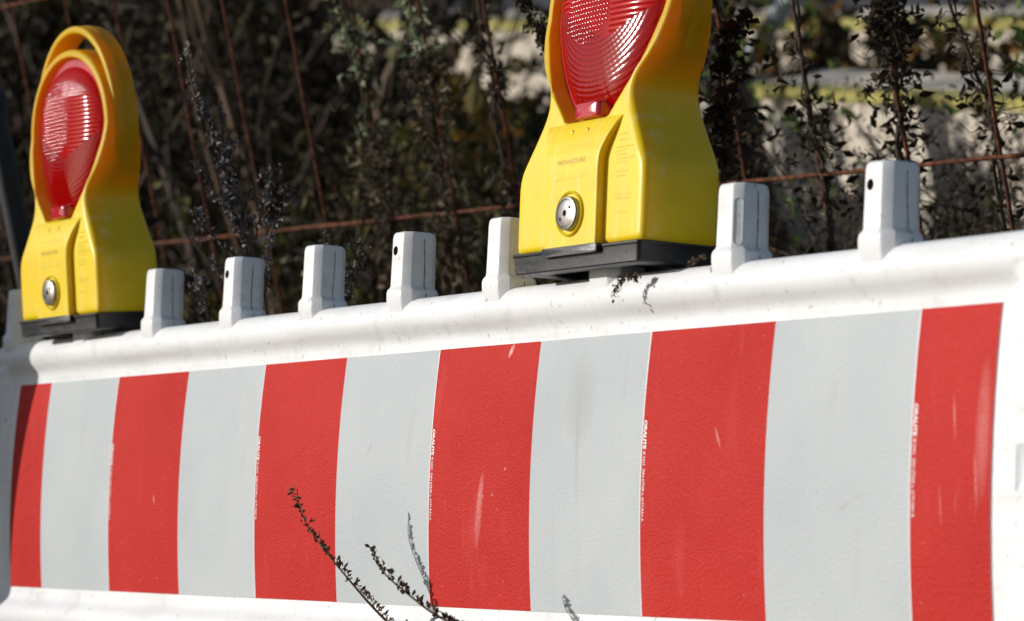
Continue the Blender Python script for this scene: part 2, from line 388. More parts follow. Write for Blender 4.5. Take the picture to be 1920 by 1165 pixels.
# ---- pegs
def oct_loop(h, c, n=3, sx=1, sy=1):
    """octagon of half-size h with chamfer c, each corner slightly rounded"""
    pts = [(h, -h + c), (h, h - c), (h - c, h), (-h + c, h), (-h, h - c), (-h, -h + c), (-h + c, -h), (h - c, -h)]
    out = []
    for i, p in enumerate(pts):
        a, b = np.array(pts[i - 1]), np.array(pts[(i + 1) % 8]); p = np.array(p); r = .0016
        d1 = (a - p) / np.linalg.norm(a - p) * r; d2 = (b - p) / np.linalg.norm(b - p) * r
        for t in (0, .33, .67, 1): out.append((1 - t) ** 2 * (p + d1) + 2 * t * (1 - t) * p + t * t * (p + d2))
    return np.array(out) * [sx, sy]
def peg_mesh(hole, oval):
    m = MB(); rows = []
    prof = [(-.03, .01, .01), (-.03, 1.2, .8), (-.020, 1.28, .90), (-.012, 1.30, 1.0), (-.006, 1.32, 1.075), (.0, 1.32, 1.11), (.005, 1.31, 1.12), (.0078, 1.26, 1.10), (.0095, 1.15, 1.06), (.0108, 1.05, 1.02), (.0125, 1.0, 1.0), (.0395, .98, .98), (.0555, .974, .974), (.0602, .971, .971), (.0635, .955, .955), (.0662, .915, .915), (.0676, .84, .84), (.0680, .72, .72), (.0682, .3, .3), (.0682, .01, .01)]
    for z, sx, sy in prof:
        L = oct_loop(.0198, .0082, sx=sx, sy=sy); rows.append(np.concatenate([L, np.full((len(L), 1), z)], 1))
    R = np.array(rows); n = R.shape[1]; V0 = m.n; m.grid(R, cv=True)
    m.f.append(list(range(n))); m.m.append(0); m.f.append(list(range(m.n - n, m.n))); m.m.append(0)
    if hole:
        ra = [z for z, _, _ in prof].index(.0395); cx, cz, rad, k = -.0040, .0485, .0048, 24
        rims = []
        for c0, c1 in ((27, 28), (11, 12)):
            q = {ra * n + c0, ra * n + c1, (ra + 1) * n + c0, (ra + 1) * n + c1}
            for t, f in enumerate(m.f):
                if set(f) == q: del m.f[t]; del m.m[t]; break
            lo0, lo1, hi0, hi1 = R[ra, c0], R[ra, c1], R[ra + 1, c0], R[ra + 1, c1]
            border, circ_ = [], []
            for t in range(k):
                a = 2 * math.pi * (t + .5) / k; d = np.array([math.cos(a), math.sin(a)])
                circ_.append((cx + rad * d[0], lo0[1] + (hi0[1] - lo0[1]) * (cz + rad * d[1] - lo0[2]) / (hi0[2] - lo0[2]), cz + rad * d[1]))
            x0, x1 = sorted((lo0[0], lo1[0])); X0, X1 = sorted((hi0[0], hi1[0]))
            for t in range(k):
                u = ((t + .5) / k * 4 + .5) % 4; sd, f = int(u), u - int(u)
                p = [(1, f), (1 - f, 1), (0, 1 - f), (f, 0)][sd]
                xa, xb = x0 + (X0 - x0) * p[1], x1 + (X1 - x1) * p[1]
                border.append((xa + (xb - xa) * p[0], lo0[1] + (hi0[1] - lo0[1]) * p[1], lo0[2] + (hi0[2] - lo0[2]) * p[1]))
            for a_ in ((0, 0), (1, 0), (1, 1), (0, 1)):            # snap the nearest border point to each corner
                xa, xb = (x0, x1) if a_[1] == 0 else (X0, X1); co = np.array([xb if a_[0] else xa, lo0[1] if a_[1] == 0 else hi0[1], lo0[2] if a_[1] == 0 else hi0[2]])
                t = int(np.argmin([np.linalg.norm(np.array(b) - co) for b in border])); border[t] = tuple(co)
            m.grid(np.array([border, circ_]), cv=True); rims.append(circ_)
        m.grid(np.array(rims), cv=True, mi=1)
    return m
def make_peg(x, hole, oval):
    o = peg_mesh(hole, oval).build('peg', [WHITE, BORE], barrier, norm=True, angle=28)
    o.location = (x, PY, .1835)
    # grimy mould seam down the right side
    s = MB(); rng = random.Random(int(x * 999)); zs_ = np.linspace(.0, .061, 16)
    for a, b in zip(zs_[:-1], zs_[1:]):
        w = .0003 + .0003 * rng.random()
        f = lambda z: .0198 * float(np.interp(z, [-.01, .005, .0078, .0095, .0108, .0125, .05, .0565, .0605], [1.32, 1.31, 1.26, 1.15, 1.05, 1, .975, .972, .955])) + .00025
        y0 = .0015 + .0009 * math.sin(a * 60 + x * 9); y1 = .0015 + .0009 * math.sin(b * 60 + x * 9)
        s.add([(f(a), y0 - w, a), (f(a), y0 + w, a), (f(b), y1 + w, b), (f(b), y1 - w, b)], [(0, 1, 2, 3)])
    s.build('seam', SEAM, o, smooth=False)
    if oval:
        s = MB(); nrm = np.array([1, -1]) / math.sqrt(2); tan = np.array([1, 1]) / math.sqrt(2)
        c0 = np.array([.0198 - .0041, -.0198 + .0041]) * .985
        rr = []
        for k, off in ((1.0, .0001), (.97, .0007), (.86, .0007), (.82, .0002), (.01, .0002)):
            c = rrect(.0046 * k, .021 * (1 - (1 - k) * .22), .0045 * k); rr.append([tuple(c0 + tan * a + nrm * off) + (.0335 + b,) for a, b in c])
        s.grid(np.array(rr), cv=True); s.build('inset_panel', WHITE, o, angle=40)
    return o
PY = .008
for x, hole, oval in ((-1.030, 0, 0), (-.80, 1, 0), (-.595, 0, 0), (-.38, 1, 0), (-.181, 0, 0), (.021, 1, 0), (.219, 0, 0), (.42, 1, 0), (.625, 0, 1), (.843, 1, 0), (1.062, 0, 0)):
    make_peg(x, hole, oval)

# ------------------------------------------------------------------ warning lamps
def interp_c(pts, t):
    """points along a polyline at fractions t of its length"""
    pts = np.asarray(pts, float); d = np.r_[0, np.cumsum(np.linalg.norm(np.diff(pts, axis=0), axis=1))]; d /= d[-1]
    return np.stack([np.interp(t, d, pts[:, 0]), np.interp(t, d, pts[:, 1])], 1)
def smooth_poly(pts, it=2):
    pts = np.asarray(pts, float)
    for _ in range(it):
        q = [pts[0]]
        for a, b in zip(pts[:-1], pts[1:]): q += [a * .75 + b * .25, a * .25 + b * .75]
        q.append(pts[-1]); pts = np.array(q)
    return pts
ZC = .247
def circ(R, a0, a1, n=40): a = np.radians(np.linspace(a0, a1, n)); return np.stack([R * np.cos(a), ZC + R * np.sin(a)], 1)
def half_out():
    A = [(0, .019), (.0955, .019), (.0985, .0205), (.0998, .024), (.1, .05), (.1, .079)]
    B = smooth_poly([(.1, .079), (.0992, .09), (.0945, .101), (.082, .122), (.0710, .142), (.0670, .154), (.0664, .163), (.0690, .1735), (.0745, .1805)], 2)
    Cc = circ(.1, -41.5, 90)
    return np.concatenate([interp_c(A, np.linspace(0, 1, 22)), interp_c(B, np.linspace(0, 1, 22))[1:], interp_c(Cc, np.linspace(0, 1, 40))[1:]])
def half_in(off=0.0, zo=0.0):
    A = [(0, .138 + zo), (.030 - off, .138 + zo), (.0345 - off, .1395 + zo)]
    B = smooth_poly([(.0345 - off, .1395 + zo), (.042 - off, .149), (.0555 - off, .164), (.0655 - off, .1775)], 1)
    Cc = smooth_poly([(.0655 - off, .1775), (.077 - off, .1985), (.0862 - off, .222)], 1)
    D = circ(.0905 - off, -12, 90)
    R = np.concatenate([Cc[:-1], D])
    return np.concatenate([interp_c(A, np.linspace(0, 1, 22)), interp_c(B, np.linspace(0, 1, 22))[1:], interp_c(R, np.linspace(0, 1, 40))[1:]])
def mirror(h): return np.concatenate([h, (h * [-1, 1])[::-1][1:-1]])
YF = lambda z: np.interp(z, [0, .08, .10, .145, .165, .2, ZC, .35], [-.0315, -.0315, -.0312, -.0268, -.0252, -.0190, -.0110, -.0090])
PT = lambda z: np.interp(z, [.0, .09, .105, .12, .13, .1362, .1372], [-.0385, -.0385, -.0378, -.0350, -.0318, -.0284, -.0272])      # face of the raised front panel
YB = lambda z: np.interp(z, [0, .075, .14, .165, .2, ZC, .35], [.038, .038, .0385, .037, .0300, .0235, .0220])
def normals2(c):
    t = np.roll(c, -1, 0) - np.roll(c, 1, 0); t /= np.linalg.norm(t, axis=1, keepdims=True) + 1e-12
    return np.stack([t[:, 1], -t[:, 0]], 1)
OUT = mirror(half_out()); IN = mirror(half_in())
def ring3(c, y): return np.stack([c[:, 0], np.broadcast_to(y, (len(c),)), c[:, 1]], 1)
def lens_y(z): return np.interp(z, [.13, .17, .22, ZC, .35], [-.0140, -.0105, -.0055, -.0035, -.0015])
def housing():
    nO = normals2(OUT); nI = normals2(IN); rows = []
    yf = YF(OUT[:, 1]); yb = YB(OUT[:, 1]); rb = np.interp(OUT[:, 1], [.0, .09, .15, .2], [.0065, .0065, .007, .0042])
    # lens seat -> inner wall -> rolled lip -> front -> rounded edge -> side -> back
    seat = IN - nI * .0035
    rows.append(ring3(IN - nI * .016, lens_y(IN[:, 1]) + .003)); rows.append(ring3(seat, lens_y(IN[:, 1]) + .003))
    yi = YF(IN[:, 1])
    for k in np.linspace(0, 1, 5): rows.append(ring3(seat * (1 - k) + IN * k, (lens_y(IN[:, 1]) + .003) * (1 - k) + (yi + .0022) * k))
    for a in (25, 50, 75, 90): t = math.radians(a); rows.append(ring3(IN + nI * .0018 * (1 - math.cos(t)), yi + .0022 - .0022 * math.sin(t)))
    lipin = IN + nI * .0018; edge = OUT - nO * rb[:, None]
    for k in np.linspace(0, 1, 15)[1:]:
        c = lipin * (1 - k) + edge * k; rows.append(ring3(c, YF(c[:, 1])))
    for a in (18, 36, 54, 72, 90):
        t = math.radians(a); rows.append(ring3(edge + nO * (rb * math.sin(t))[:, None], yf + rb * (1 - math.cos(t))))
    for k in np.linspace(0, 1, 7)[1:]: rows.append(ring3(OUT, (yf + rb) * (1 - k) + (yb - rb) * k))
    for a in (30, 60, 90):
        t = math.radians(a); rows.append(ring3(OUT - nO * (rb * (1 - math.cos(t)))[:, None], yb - rb + rb * math.sin(t)))
    for k in np.linspace(0, 1, 8)[1:]:
        c = edge * (1 - k) + IN * k; rows.append(ring3(c, YB(c[:, 1])))
    for k in (.6, .3, .02): c = (IN - [0, .235]) * k + [0, .235]; rows.append(ring3(c, YB(c[:, 1])))
    m = MB(); m.grid(np.array(rows), cv=True); return m
def handle():
    m = MB(); rows = []
    y0, y1, th, r = -.0030, .0235, .0095, .0032
    sec = []
    for cy, cr, a0 in ((y1 - r, th - r, 0), (y0 + r, th - r, 90), (y0 + r, r, 180), (y1 - r, r, 270)):
        for i in range(5): t = math.radians(a0 + 90 * i / 4); sec.append((cy + r * math.cos(t), cr + r * math.sin(t)))
    sec = np.array(sec)
    for a in np.linspace(-38, 218, 97):
        t = math.radians(a); up = math.sin(t) > 0
        ax, az = .0935, (.1195 if up else .0935)
        c = np.array([ax * math.cos(t), ZC + az * math.sin(t)]); n = np.array([math.cos(t) / ax, math.sin(t) / az]); n /= np.linalg.norm(n)
        k = sstep(-38, -8, a) * (1 - sstep(188, 218, a)); gro = 1.0
        rows.append([(c[0] + n[0] * (rr * 1 - (1 - k) * .008), yy, c[1] + n[1] * (rr - (1 - k) * .008)) for yy, rr in sec])
    m.grid(np.array(rows), cv=True); return m
def side_rib():
    """a low ridge round the flank behind the handle, as the moulding shows"""
    m = MB(); rows = []
    for a in np.linspace(-30, 210, 81):
        t = math.radians(a); up = math.sin(t) > 0; ax, az = .1025, (.1285 if up else .1025)
        c = np.array([ax * math.cos(t), ZC + az * math.sin(t)]); n = np.array([math.cos(t) / ax, math.sin(t) / az]); n /= np.linalg.norm(n)
        rows.append([(c[0] + n[0] * o, y, c[1] + n[1] * o) for y, o in ((.006, -.002), (.008, .0009), (.013, .0012), (.0145, -.002))])
    m.grid(np.array(rows)); return m
def front_panel():
    m = MB(); zs_ = np.concatenate([np.linspace(.0195, .10, 18), np.linspace(.104, .1345, 12), [.1362, .1370, .1372]]); rows = []
    for z in zs_:
        hw = .040 + .021 * sstep(.095, .150, z) ** 1.0 + .004 * sstep(.13, .155, z)
        yt = float(PT(z)); ys = float(YF(z)) + .0008
        dep = yt - ys; row = []
        row.append((-hw - .0012, ys + .004, z)); row.append((-hw - .0008, ys, z))
        for a in (0, 30, 60, 90): t = math.radians(a); row.append((-hw - .0008 + .0022 * (1 - math.cos(t)), yt + min(.0022, max(0, -dep * .8)) * (1 - math.sin(t)), z))
        for x in np.linspace(-hw + .003, hw - .003, 15): row.append((x, yt, z))
        for a in (90, 60, 30, 0): t = math.radians(a); row.append((hw + .0008 - .0022 * (1 - math.cos(t)), yt + min(.0022, max(0, -dep * .8)) * (1 - math.sin(t)), z))
        row.append((hw + .0008, ys, z)); row.append((hw + .0012, ys + .004, z))
        rows.append(row)
    R = np.array(rows)
    m.grid(R); return m
def lens():
    m = MB(); base = mirror(half_in(.0115, .010)); nI = normals2(base); rows = []
    cz = .238
    y0 = lens_y(base[:, 1])
    rows.append(ring3(base, y0 + .002)); rows.append(ring3(base, y0 - .0015))
    for s in np.linspace(0, 1, 22)[1:]:
        k = math.cos(s * math.pi / 2) if s < 1 else .004
        c = (base - [0, cz]) * k + [0, cz]
        rows.append(ring3(c, np.interp(1 - k, [0, 1], [0, 1]) * 0 + (lens_y(c[:, 1]) - .0015 - .0165 * math.sqrt(max(0, 1 - k ** 2.2)))))
    m.grid(np.array(rows), cv=True)
    # the fine field of little domes in the middle of the lens
    th = np.arctan2(base[:, 1] - cz, base[:, 0]); rr = np.hypot(base[:, 0], base[:, 1] - cz); o = np.argsort(th)
    tt = np.r_[th[o] - 2 * math.pi, th[o], th[o] + 2 * math.pi]; rq = np.tile(rr[o], 3)
    def surf(x, z):
        k = math.hypot(x, z - cz) / np.interp(math.atan2(z - cz, x), tt, rq)
        return float(lens_y(z)) - .0015 - .0165 * math.sqrt(max(0, 1 - k ** 2.2))
    p = .0047
    for ix in range(-11, 6):
        for iz in range(0, 22):
            x, z = (ix + .5) * p, .203 + iz * p
            if z < .209 + .5 * abs(x + .018) or ((x + .022) / .042) ** 2 + ((z - .252) / .052) ** 2 > 1: continue
            P = []
            for r_ in (1, .8, .5, .22, .02):
                P.append([(x + .0023 * r_ * math.cos(a), surf(x + .0023 * r_ * math.cos(a), z + .0023 * r_ * math.sin(a)) - .00015 - .00052 * (1 - r_ * r_), z + .0023 * r_ * math.sin(a)) for a in np.arange(8) * math.pi / 4])
            m.grid(np.array(P), cv=True)
    return m
def lens_rim():
    m = MB(); a = mirror(half_in(.0028, .002)); b = mirror(half_in(.0125, .0125)); rows = []
    for k, dy in ((0, .003), (0, -.0006), (.06, -.0014), (.9, -.0014), (1, -.0004), (1, .003)):
        c = a * (1 - k) + b * k; rows.append(ring3(c, lens_y(c[:, 1]) + dy))
    m.grid(np.array(rows), cv=True)
    # the tongue at the foot of the lens
    rows = []
    for k, y in ((1.0, -.010), (1.0, -.0245), (.93, -.027), (.8, -.0282), (.02, -.0286)):
        c = rrect(.0195 * k, .0078 * k, .003 * k); rows.append([(x, y, .1475 + z) for x, z in c])
    m.grid(np.array(rows), cv=True); return m
def lamp_base():
    m = MB(); rows = []
    def loop(hx, hy, z, r=.004): c = rrect(hx, hy, r); return [(x, y + .002, z) for x, y in c]
    for hx, hy, z in ((.001, .001, .0045), (.072, .018, .0045), (.0725, .0185, .0005), (.074, .0195, 0), (.0965, .0343, 0), (.0978, .0355, .0012), (.0990, .0362, .0155), (.0992, .0363, .0160), (.1000, .0368, .0164), (.1004, .0371, .0172), (.1004, .0371, .0188), (.0998, .0366, .0196), (.001, .001, .0196)):
        rows.append(loop(hx, hy, z, min(.004, hx * .9)))
    m.grid(np.array(rows), cv=True)
    # lip under the raised front panel
    rows = []
    for k, y in ((1, -.034), (1, -.0386), (.97, -.0392), (.01, -.0392)):
        c = rrect(.043 * (k if k > .5 else .01), .0042 * k, .0015 * k); rows.append([(x, y, .0163 + z) for x, z in c])
    m.grid(np.array(rows), cv=True); return m
def lathe_y(prof, cx, cz, n=36):
    m = MB(); a = np.arange(n) * 2 * math.pi / n
    m.grid(np.array([[(cx + r * math.cos(t), y, cz + r * math.sin(t)) for t in a] for r, y in prof]), cv=True); return m
def embossed_lines():
    """worn raised marks on the right wedge, too worn to read"""
    m = MB(); rng = random.Random(4)
    for z in (.118, .112, .1055, .102, .0985, .095, .0915, .083, .079, .062, .0585, .046):
        x = .056; end = x + .010 + .016 * rng.random()
        while x < end:
            w = .0008 + .0016 * rng.random(); m.box((x, float(YF(z)) - .0001, z), (x + w, float(YF(z)) + .0006, z + .0012 + .0006 * rng.random())); x += w + .0006 + .0005 * rng.random()
    return m
TN = text_mesh('NOVATURE', .0085, .00008)
def make_lamp(label):
    root = empty('warning_lamp', label, 'warning light', 'warning lamps on the barrier')
    h = housing().build('housing', YEL, root, norm=True, angle=42)
    handle().build('handle', YEL, root, norm=True, angle=50)
    side_rib().build('flank_ridge', YEL, h, angle=50)
    p = front_panel().build('front_panel', YEL, root, angle=46)
    le = lens().build('lens', LENS, root, norm=True, angle=60); lens_rim().build('lens_rim', LENSP, le, norm=True, angle=40)
    lamp_base().build('base', BLK, root, norm=True, angle=32)
    embossed_lines().build('embossed_marks', YEL, h, smooth=False)
    zb = .050
    lathe_y([(.0215, -.0382), (.0212, -.0398), (.0198, -.0406), (.0188, -.0398), (.0182, -.0384)], 0, zb).build('bolt_collar', YEL, p, angle=60)
    b = lathe_y([(.0158, -.0375), (.0158, -.0418), (.0152, -.0427), (.0134, -.0431), (.0128, -.0426), (.0115, -.0430), (.004, -.0436), (.0030, -.0436)], 0, zb).build('bolt', STEEL, root, norm=False, angle=35)
    hm = lathe_y([(.0034, -.0435), (.0032, -.0424), (.0001, -.0422)], 0, zb, 6)
    for s in (-1, 1):
        k = lathe_y([(.0017, -.0436), (.0001, -.04362)], .0072 * s, zb + .0052 * s, 12); hm.add(np.concatenate(k.v), k.f)
    hm.build('bolt_socket', HOLE, b, smooth=False)
    # shallow label field with a worn name
    m = MB(); rows = []
    for k, y in ((1.0, .0001), (.985, -.0001), (.96, -.0001), (.95, -.00005), (.01, -.00005)):
        c = rrect(.0285 * k, .0155 * (1 - (1 - k) * 1.6) if k > .5 else .0002, .002 * k); rows.append([(x - .001, y + float(PT(.098 + z)), .098 + z) for x, z in c])
    m.grid(np.array(rows), cv=True); lb = m.build('label_field', YEL, p, angle=40)
    V, F = TN; V = V.copy(); V[:, 0] -= (V[:, 0].min() + V[:, 0].max()) / 2; V[:, 0] *= .044 / np.ptp(V[:, 0]); V[:, 1] *= .75
    zz = .0965 + V[:, 1]; m = MB(); m.add(np.stack([V[:, 0] - .001, PT(zz) - .00018, zz], 1), F); m.build('embossed_name', FAINT, lb, smooth=False)
    for x in (-.012, .012):
        m = MB(); k = lathe_y([(.0030, -.0318), (.0028, -.0334), (.0021, -.0338), (.0001, -.0338)], x, .1265, 14); m.add(np.concatenate(k.v), k.f); m.build('moulding_dot', YEL, p, angle=50)
    return root
def copy_tree(o, parent=None):
    c = o.copy(); COL.objects.link(c)
    if parent: c.parent = parent; c.matrix_parent_inverse = o.matrix_parent_inverse.copy()
    for ch in list(o.children): copy_tree(ch, c)
    return c
lampR = make_lamp('nearer yellow warning lamp, its red lens cut off by the top picture edge')
LS = Matrix.Diagonal((1.125, 1.19, 1, 1))
lampR.matrix_world = BM @ Matrix.Translation((.42, .0, .1865)) @ LS
lampL = copy_tree(lampR)
lampL['label'] = 'whole yellow warning lamp showing its carrying handle, at the far shaded end of the barrier'
lampL.matrix_world = BM @ Matrix.Translation((-.80, .0, .1865)) @ Matrix.Rotation(math.radians(6.2), 4, 'X') @ Matrix.Rotation(math.radians(2), 4, 'Z') @ LS

# ------------------------------------------------------------------ wire mesh fence (rusty), upright behind the barrier
FO = np.array([-1.99785, .85348, .17079 + H0]); A0, B0 = .15, .40
m = MB(); rng = random.Random(3)
for i in range(-9, 22):
    x = FO[0] + i * A0 + rng.uniform(-.006, .006); z = np.linspace(.02, FO[2] + .85, 26)
    ph = rng.random() * 6
    m.tube([(x + .004 * math.sin(k * 2.1 + ph) + rng.uniform(-.001, .001), FO[1] + .0045 * ((i % 2) * 0 + 1) + .003 * math.sin(k * 3 + ph), k) for k in z], .0026, 6)
for j in range(-2, 3):
    z = FO[2] + j * B0; x = np.linspace(FO[0] - 9 * A0, FO[0] + 21 * A0, 80); ph = rng.random() * 6
    m.tube([(k, FO[1] + .003 * math.sin(k * 2 + ph), z + .004 * math.sin(k * 1.3 + ph) + rng.uniform(-.0008, .0008)) for k in x], .0030, 6)
fence = m.build('wire_mesh_fence', RUST); tag(fence, 'rusty wire mesh fence of thin crossing rods standing behind the barrier', 'fence')

# dark steel post at the far end with a clamp
post = empty('steel_post', 'dark steel post with a pipe clamp at the left edge behind the far lamp', 'post', M=Matrix.Translation(Vector(wpt(14, 330, 4.75) * [1, 1, 0])))
m = MB(); m.tube([(0, 0, z) for z in np.linspace(0, 1.42, 8)], .0165, 18); m.build('tube', DARKS, post)
pz = wpt(14, 188, 4.75)[2]
m = MB(); m.tube([(0, 0, pz - .012), (0, 0, pz + .012)], .021, 18); m.tube([(-.05, -.024, pz), (.045, -.022, pz)], .008, 10); m.build('clamp', DARKS, post, angle=40)

# ------------------------------------------------------------------ low terrace with yellow edges
STONE = mat_simple('pale_stone', (.68, .59, .46), .85, var=.22, ns=9, bs=.5, bd=.01)
TREAD = mat_simple('grey_tread', (.085, .085, .09), .8, var=.25, ns=14, bs=.4, bd=.01)
YEDGE = mat_simple('yellow_edge_paint', (.40, .35, .085), .7, var=.35, ns=16, bs=.3)
def line(a, b, s): return a + (b - a) * s
A1, B1 = wpt(1430, 166, 8.2), wpt(1920, 188, 7.2)
A2, B2 = wpt(860, 42, 12.0), wpt(1780, 38, 9.8)
steps = empty('stone_steps', 'pale stone steps with yellow painted edges and grey treads beyond the fence', 'steps')
dn = np.array([0, 0, -1.0])
def wallstrip(name, mat, a, b, top, bot, n=30, back=None):
    m = MB(); u = (b - a) / np.linalg.norm(b - a); out = np.cross(u, [0, 0, 1.0]); out /= np.linalg.norm(out)
    if out @ (CAM - a) < 0: out = -out
    rows = []
    for s in np.linspace(0, 1, n):
        p = line(a, b, s); rows.append([p + dn * bot, p + dn * top] if back is None else [p + dn * bot + out * back[0], p + dn * top + out * back[0], p + dn * top - out * back[1], p + dn * bot - out * back[1]])
    m.grid(np.array(rows), cv=back is not None)
    if back is not None: m.f.append([0, 1, 2, 3]); m.m.append(0); k = (n - 1) * 4; m.f.append([k, k + 1, k + 2, k + 3]); m.m.append(0)
    return m.build(name, mat, steps, smooth=False, norm=True)
a1 = line(A1, B1, -.1); b1 = line(A1, B1, 2.2); a2 = line(A2, B2, -.35); b2 = line(A2, B2, 1.9)
wallstrip('riser', STONE, a1, b1, .0, 1.1, back=(.0, .25)); wallstrip('edge_strip', YEDGE, a1, b1, -.004, .021, back=(.012, .05))
wallstrip('riser', STONE, a2, b2, .0, .5, back=(.0, .25)); wallstrip('edge_strip', YEDGE, a2, b2, -.004, .027, back=(.012, .06))
m = MB(); R1 = [line(a1, b1, s) + dn * .004 for s in np.linspace(0, 1, 20)]; R2 = [line(line(A2, B2, .25), b2, s) + dn * .16 for s in np.linspace(0, 1, 20)]
m.grid(np.array([R1, R2])); m.build('tread', TREAD, steps, smooth=False)
m = MB(); R1 = [line(a2, b2, s) + dn * .003 for s in np.linspace(0, 1, 20)]; R2 = [p + GD * 2.6 + np.array([0, 0, .2]) for p in R1]
m.grid(np.array([R1, R2])); m.build('tread', TREAD, steps, smooth=False)

# ------------------------------------------------------------------ plants
DRY = mat_leaf('dry_stem', [(.018, .012, .009), (.045, .030, .020), (.08, .055, .034)])
DRYL = mat_leaf('dry_leaf', [(.013, .008, .005), (.028, .017, .009), (.065, .042, .02), (.026, .021, .009)], trans=.15)
GREYS = mat_leaf('grey_seed', [(.07, .06, .055), (.16, .14, .13), (.27, .24, .22)], .9)
VINEL = mat_leaf('withered_vine_leaf_lit', [(.022, .015, .010), (.07, .05, .03), (.20, .15, .095), (.06, .055, .026)], trans=.3)  # lighter copy of the dry leaf; sun on leaf edges put into the colour
PALEG = mat_leaf('pale_green_leaf', [(.10, .115, .055), (.25, .29, .15), (.42, .46, .29)], .6, trans=.25)
STRAW = mat_leaf('straw_stem', [(.012, .007, .004), (.024, .014, .007), (.05, .029, .012), (.018, .011, .005)])
GRN = mat_leaf('green_leaf', [(.014, .014, .006), (.035, .034, .010), (.12, .11, .022), (.035, .024, .010)], .6, trans=.2)
AUT = mat_leaf('autumn_leaf', [(.10, .07, .02), (.32, .20, .03), (.42, .17, .02), (.2, .17, .05), (.10, .10, .03)], .6, trans=.3)
LGRN = mat_leaf('bright_green_leaf', [(.05, .09, .015), (.10, .17, .03), (.18, .22, .05)], .6, trans=.35)  # brighter green leaf tones for the weeds at the right

def rand_unit(n, rng=RNG):
    v = rng.normal(size=(n, 3)); return v / np.linalg.norm(v, axis=1, keepdims=True)
def leaf_cloud(m, C, size, mi=0, curl=.5, rng=RNG, aspect=.55, dirs=None):
    """many small curled leaves (each 2x4 strip bent along its length)"""
    n = len(C); C = np.asarray(C, float)
    size = np.broadcast_to(np.asarray(size, float), (n,))
    d = rand_unit(n, rng) if dirs is None else dirs
    w = np.cross(d, rand_unit(n, rng)); w /= np.linalg.norm(w, axis=1, keepdims=True) + 1e-9
    nn = np.cross(d, w); V = np.zeros((n, 9, 3)); prof = [.25, 1.0, .1]
    for i, (s, wd_) in enumerate(((0, .3), (.5, 1.0), (1, .08))):
        bend = nn * (size * curl * (s * s))[:, None] * rng.uniform(-1, 1, (n, 1))
        p = C + d * (size * s)[:, None] + bend
        fold = nn * (size * .22 * wd_)[:, None]
        V[:, i * 3] = p - w * (size * aspect * wd_ * .5)[:, None] + fold; V[:, i * 3 + 1] = p; V[:, i * 3 + 2] = p + w * (size * aspect * wd_ * .5)[:, None] + fold
    base = m.n; V = V.reshape(-1, 3); m.v.append(V); m.n += len(V)
    qs = [(0, 1, 4, 3), (1, 2, 5, 4), (3, 4, 7, 6), (4, 5, 8, 7)]
    for k in range(n):
        o = base + k * 9
        for q in qs: m.f.append([o + i for i in q]); m.m.append(mi)
def curve(p, n=24):
    """smooth curve through control points"""
    p = np.asarray(p, float); k = len(p); t = np.linspace(0, k - 1, n); out = []
    for u in t:
        i = min(int(u), k - 2); f = u - i; p0 = p[max(i - 1, 0)]; p1 = p[i]; p2 = p[i + 1]; p3 = p[min(i + 2, k - 1)]
        out.append(.5 * (2 * p1 + (p2 - p0) * f + (2 * p0 - 5 * p1 + 4 * p2 - p3) * f * f + (3 * p1 - p0 - 3 * p2 + p3) * f ** 3))
    return np.array(out)
def fence_pt(px, py, off=0.0):
    d = ray(px, py); t = (FO[1] + off - CAM[1]) / d[1]; return CAM + d * t
def wobble(P, amp, rng):
    P = np.array(P); k = len(P); a = rng.normal(size=(k, 3)); 
    for _ in range(2): a = (a + np.roll(a, 1, 0) + np.roll(a, -1, 0)) / 3
    return P + a * amp
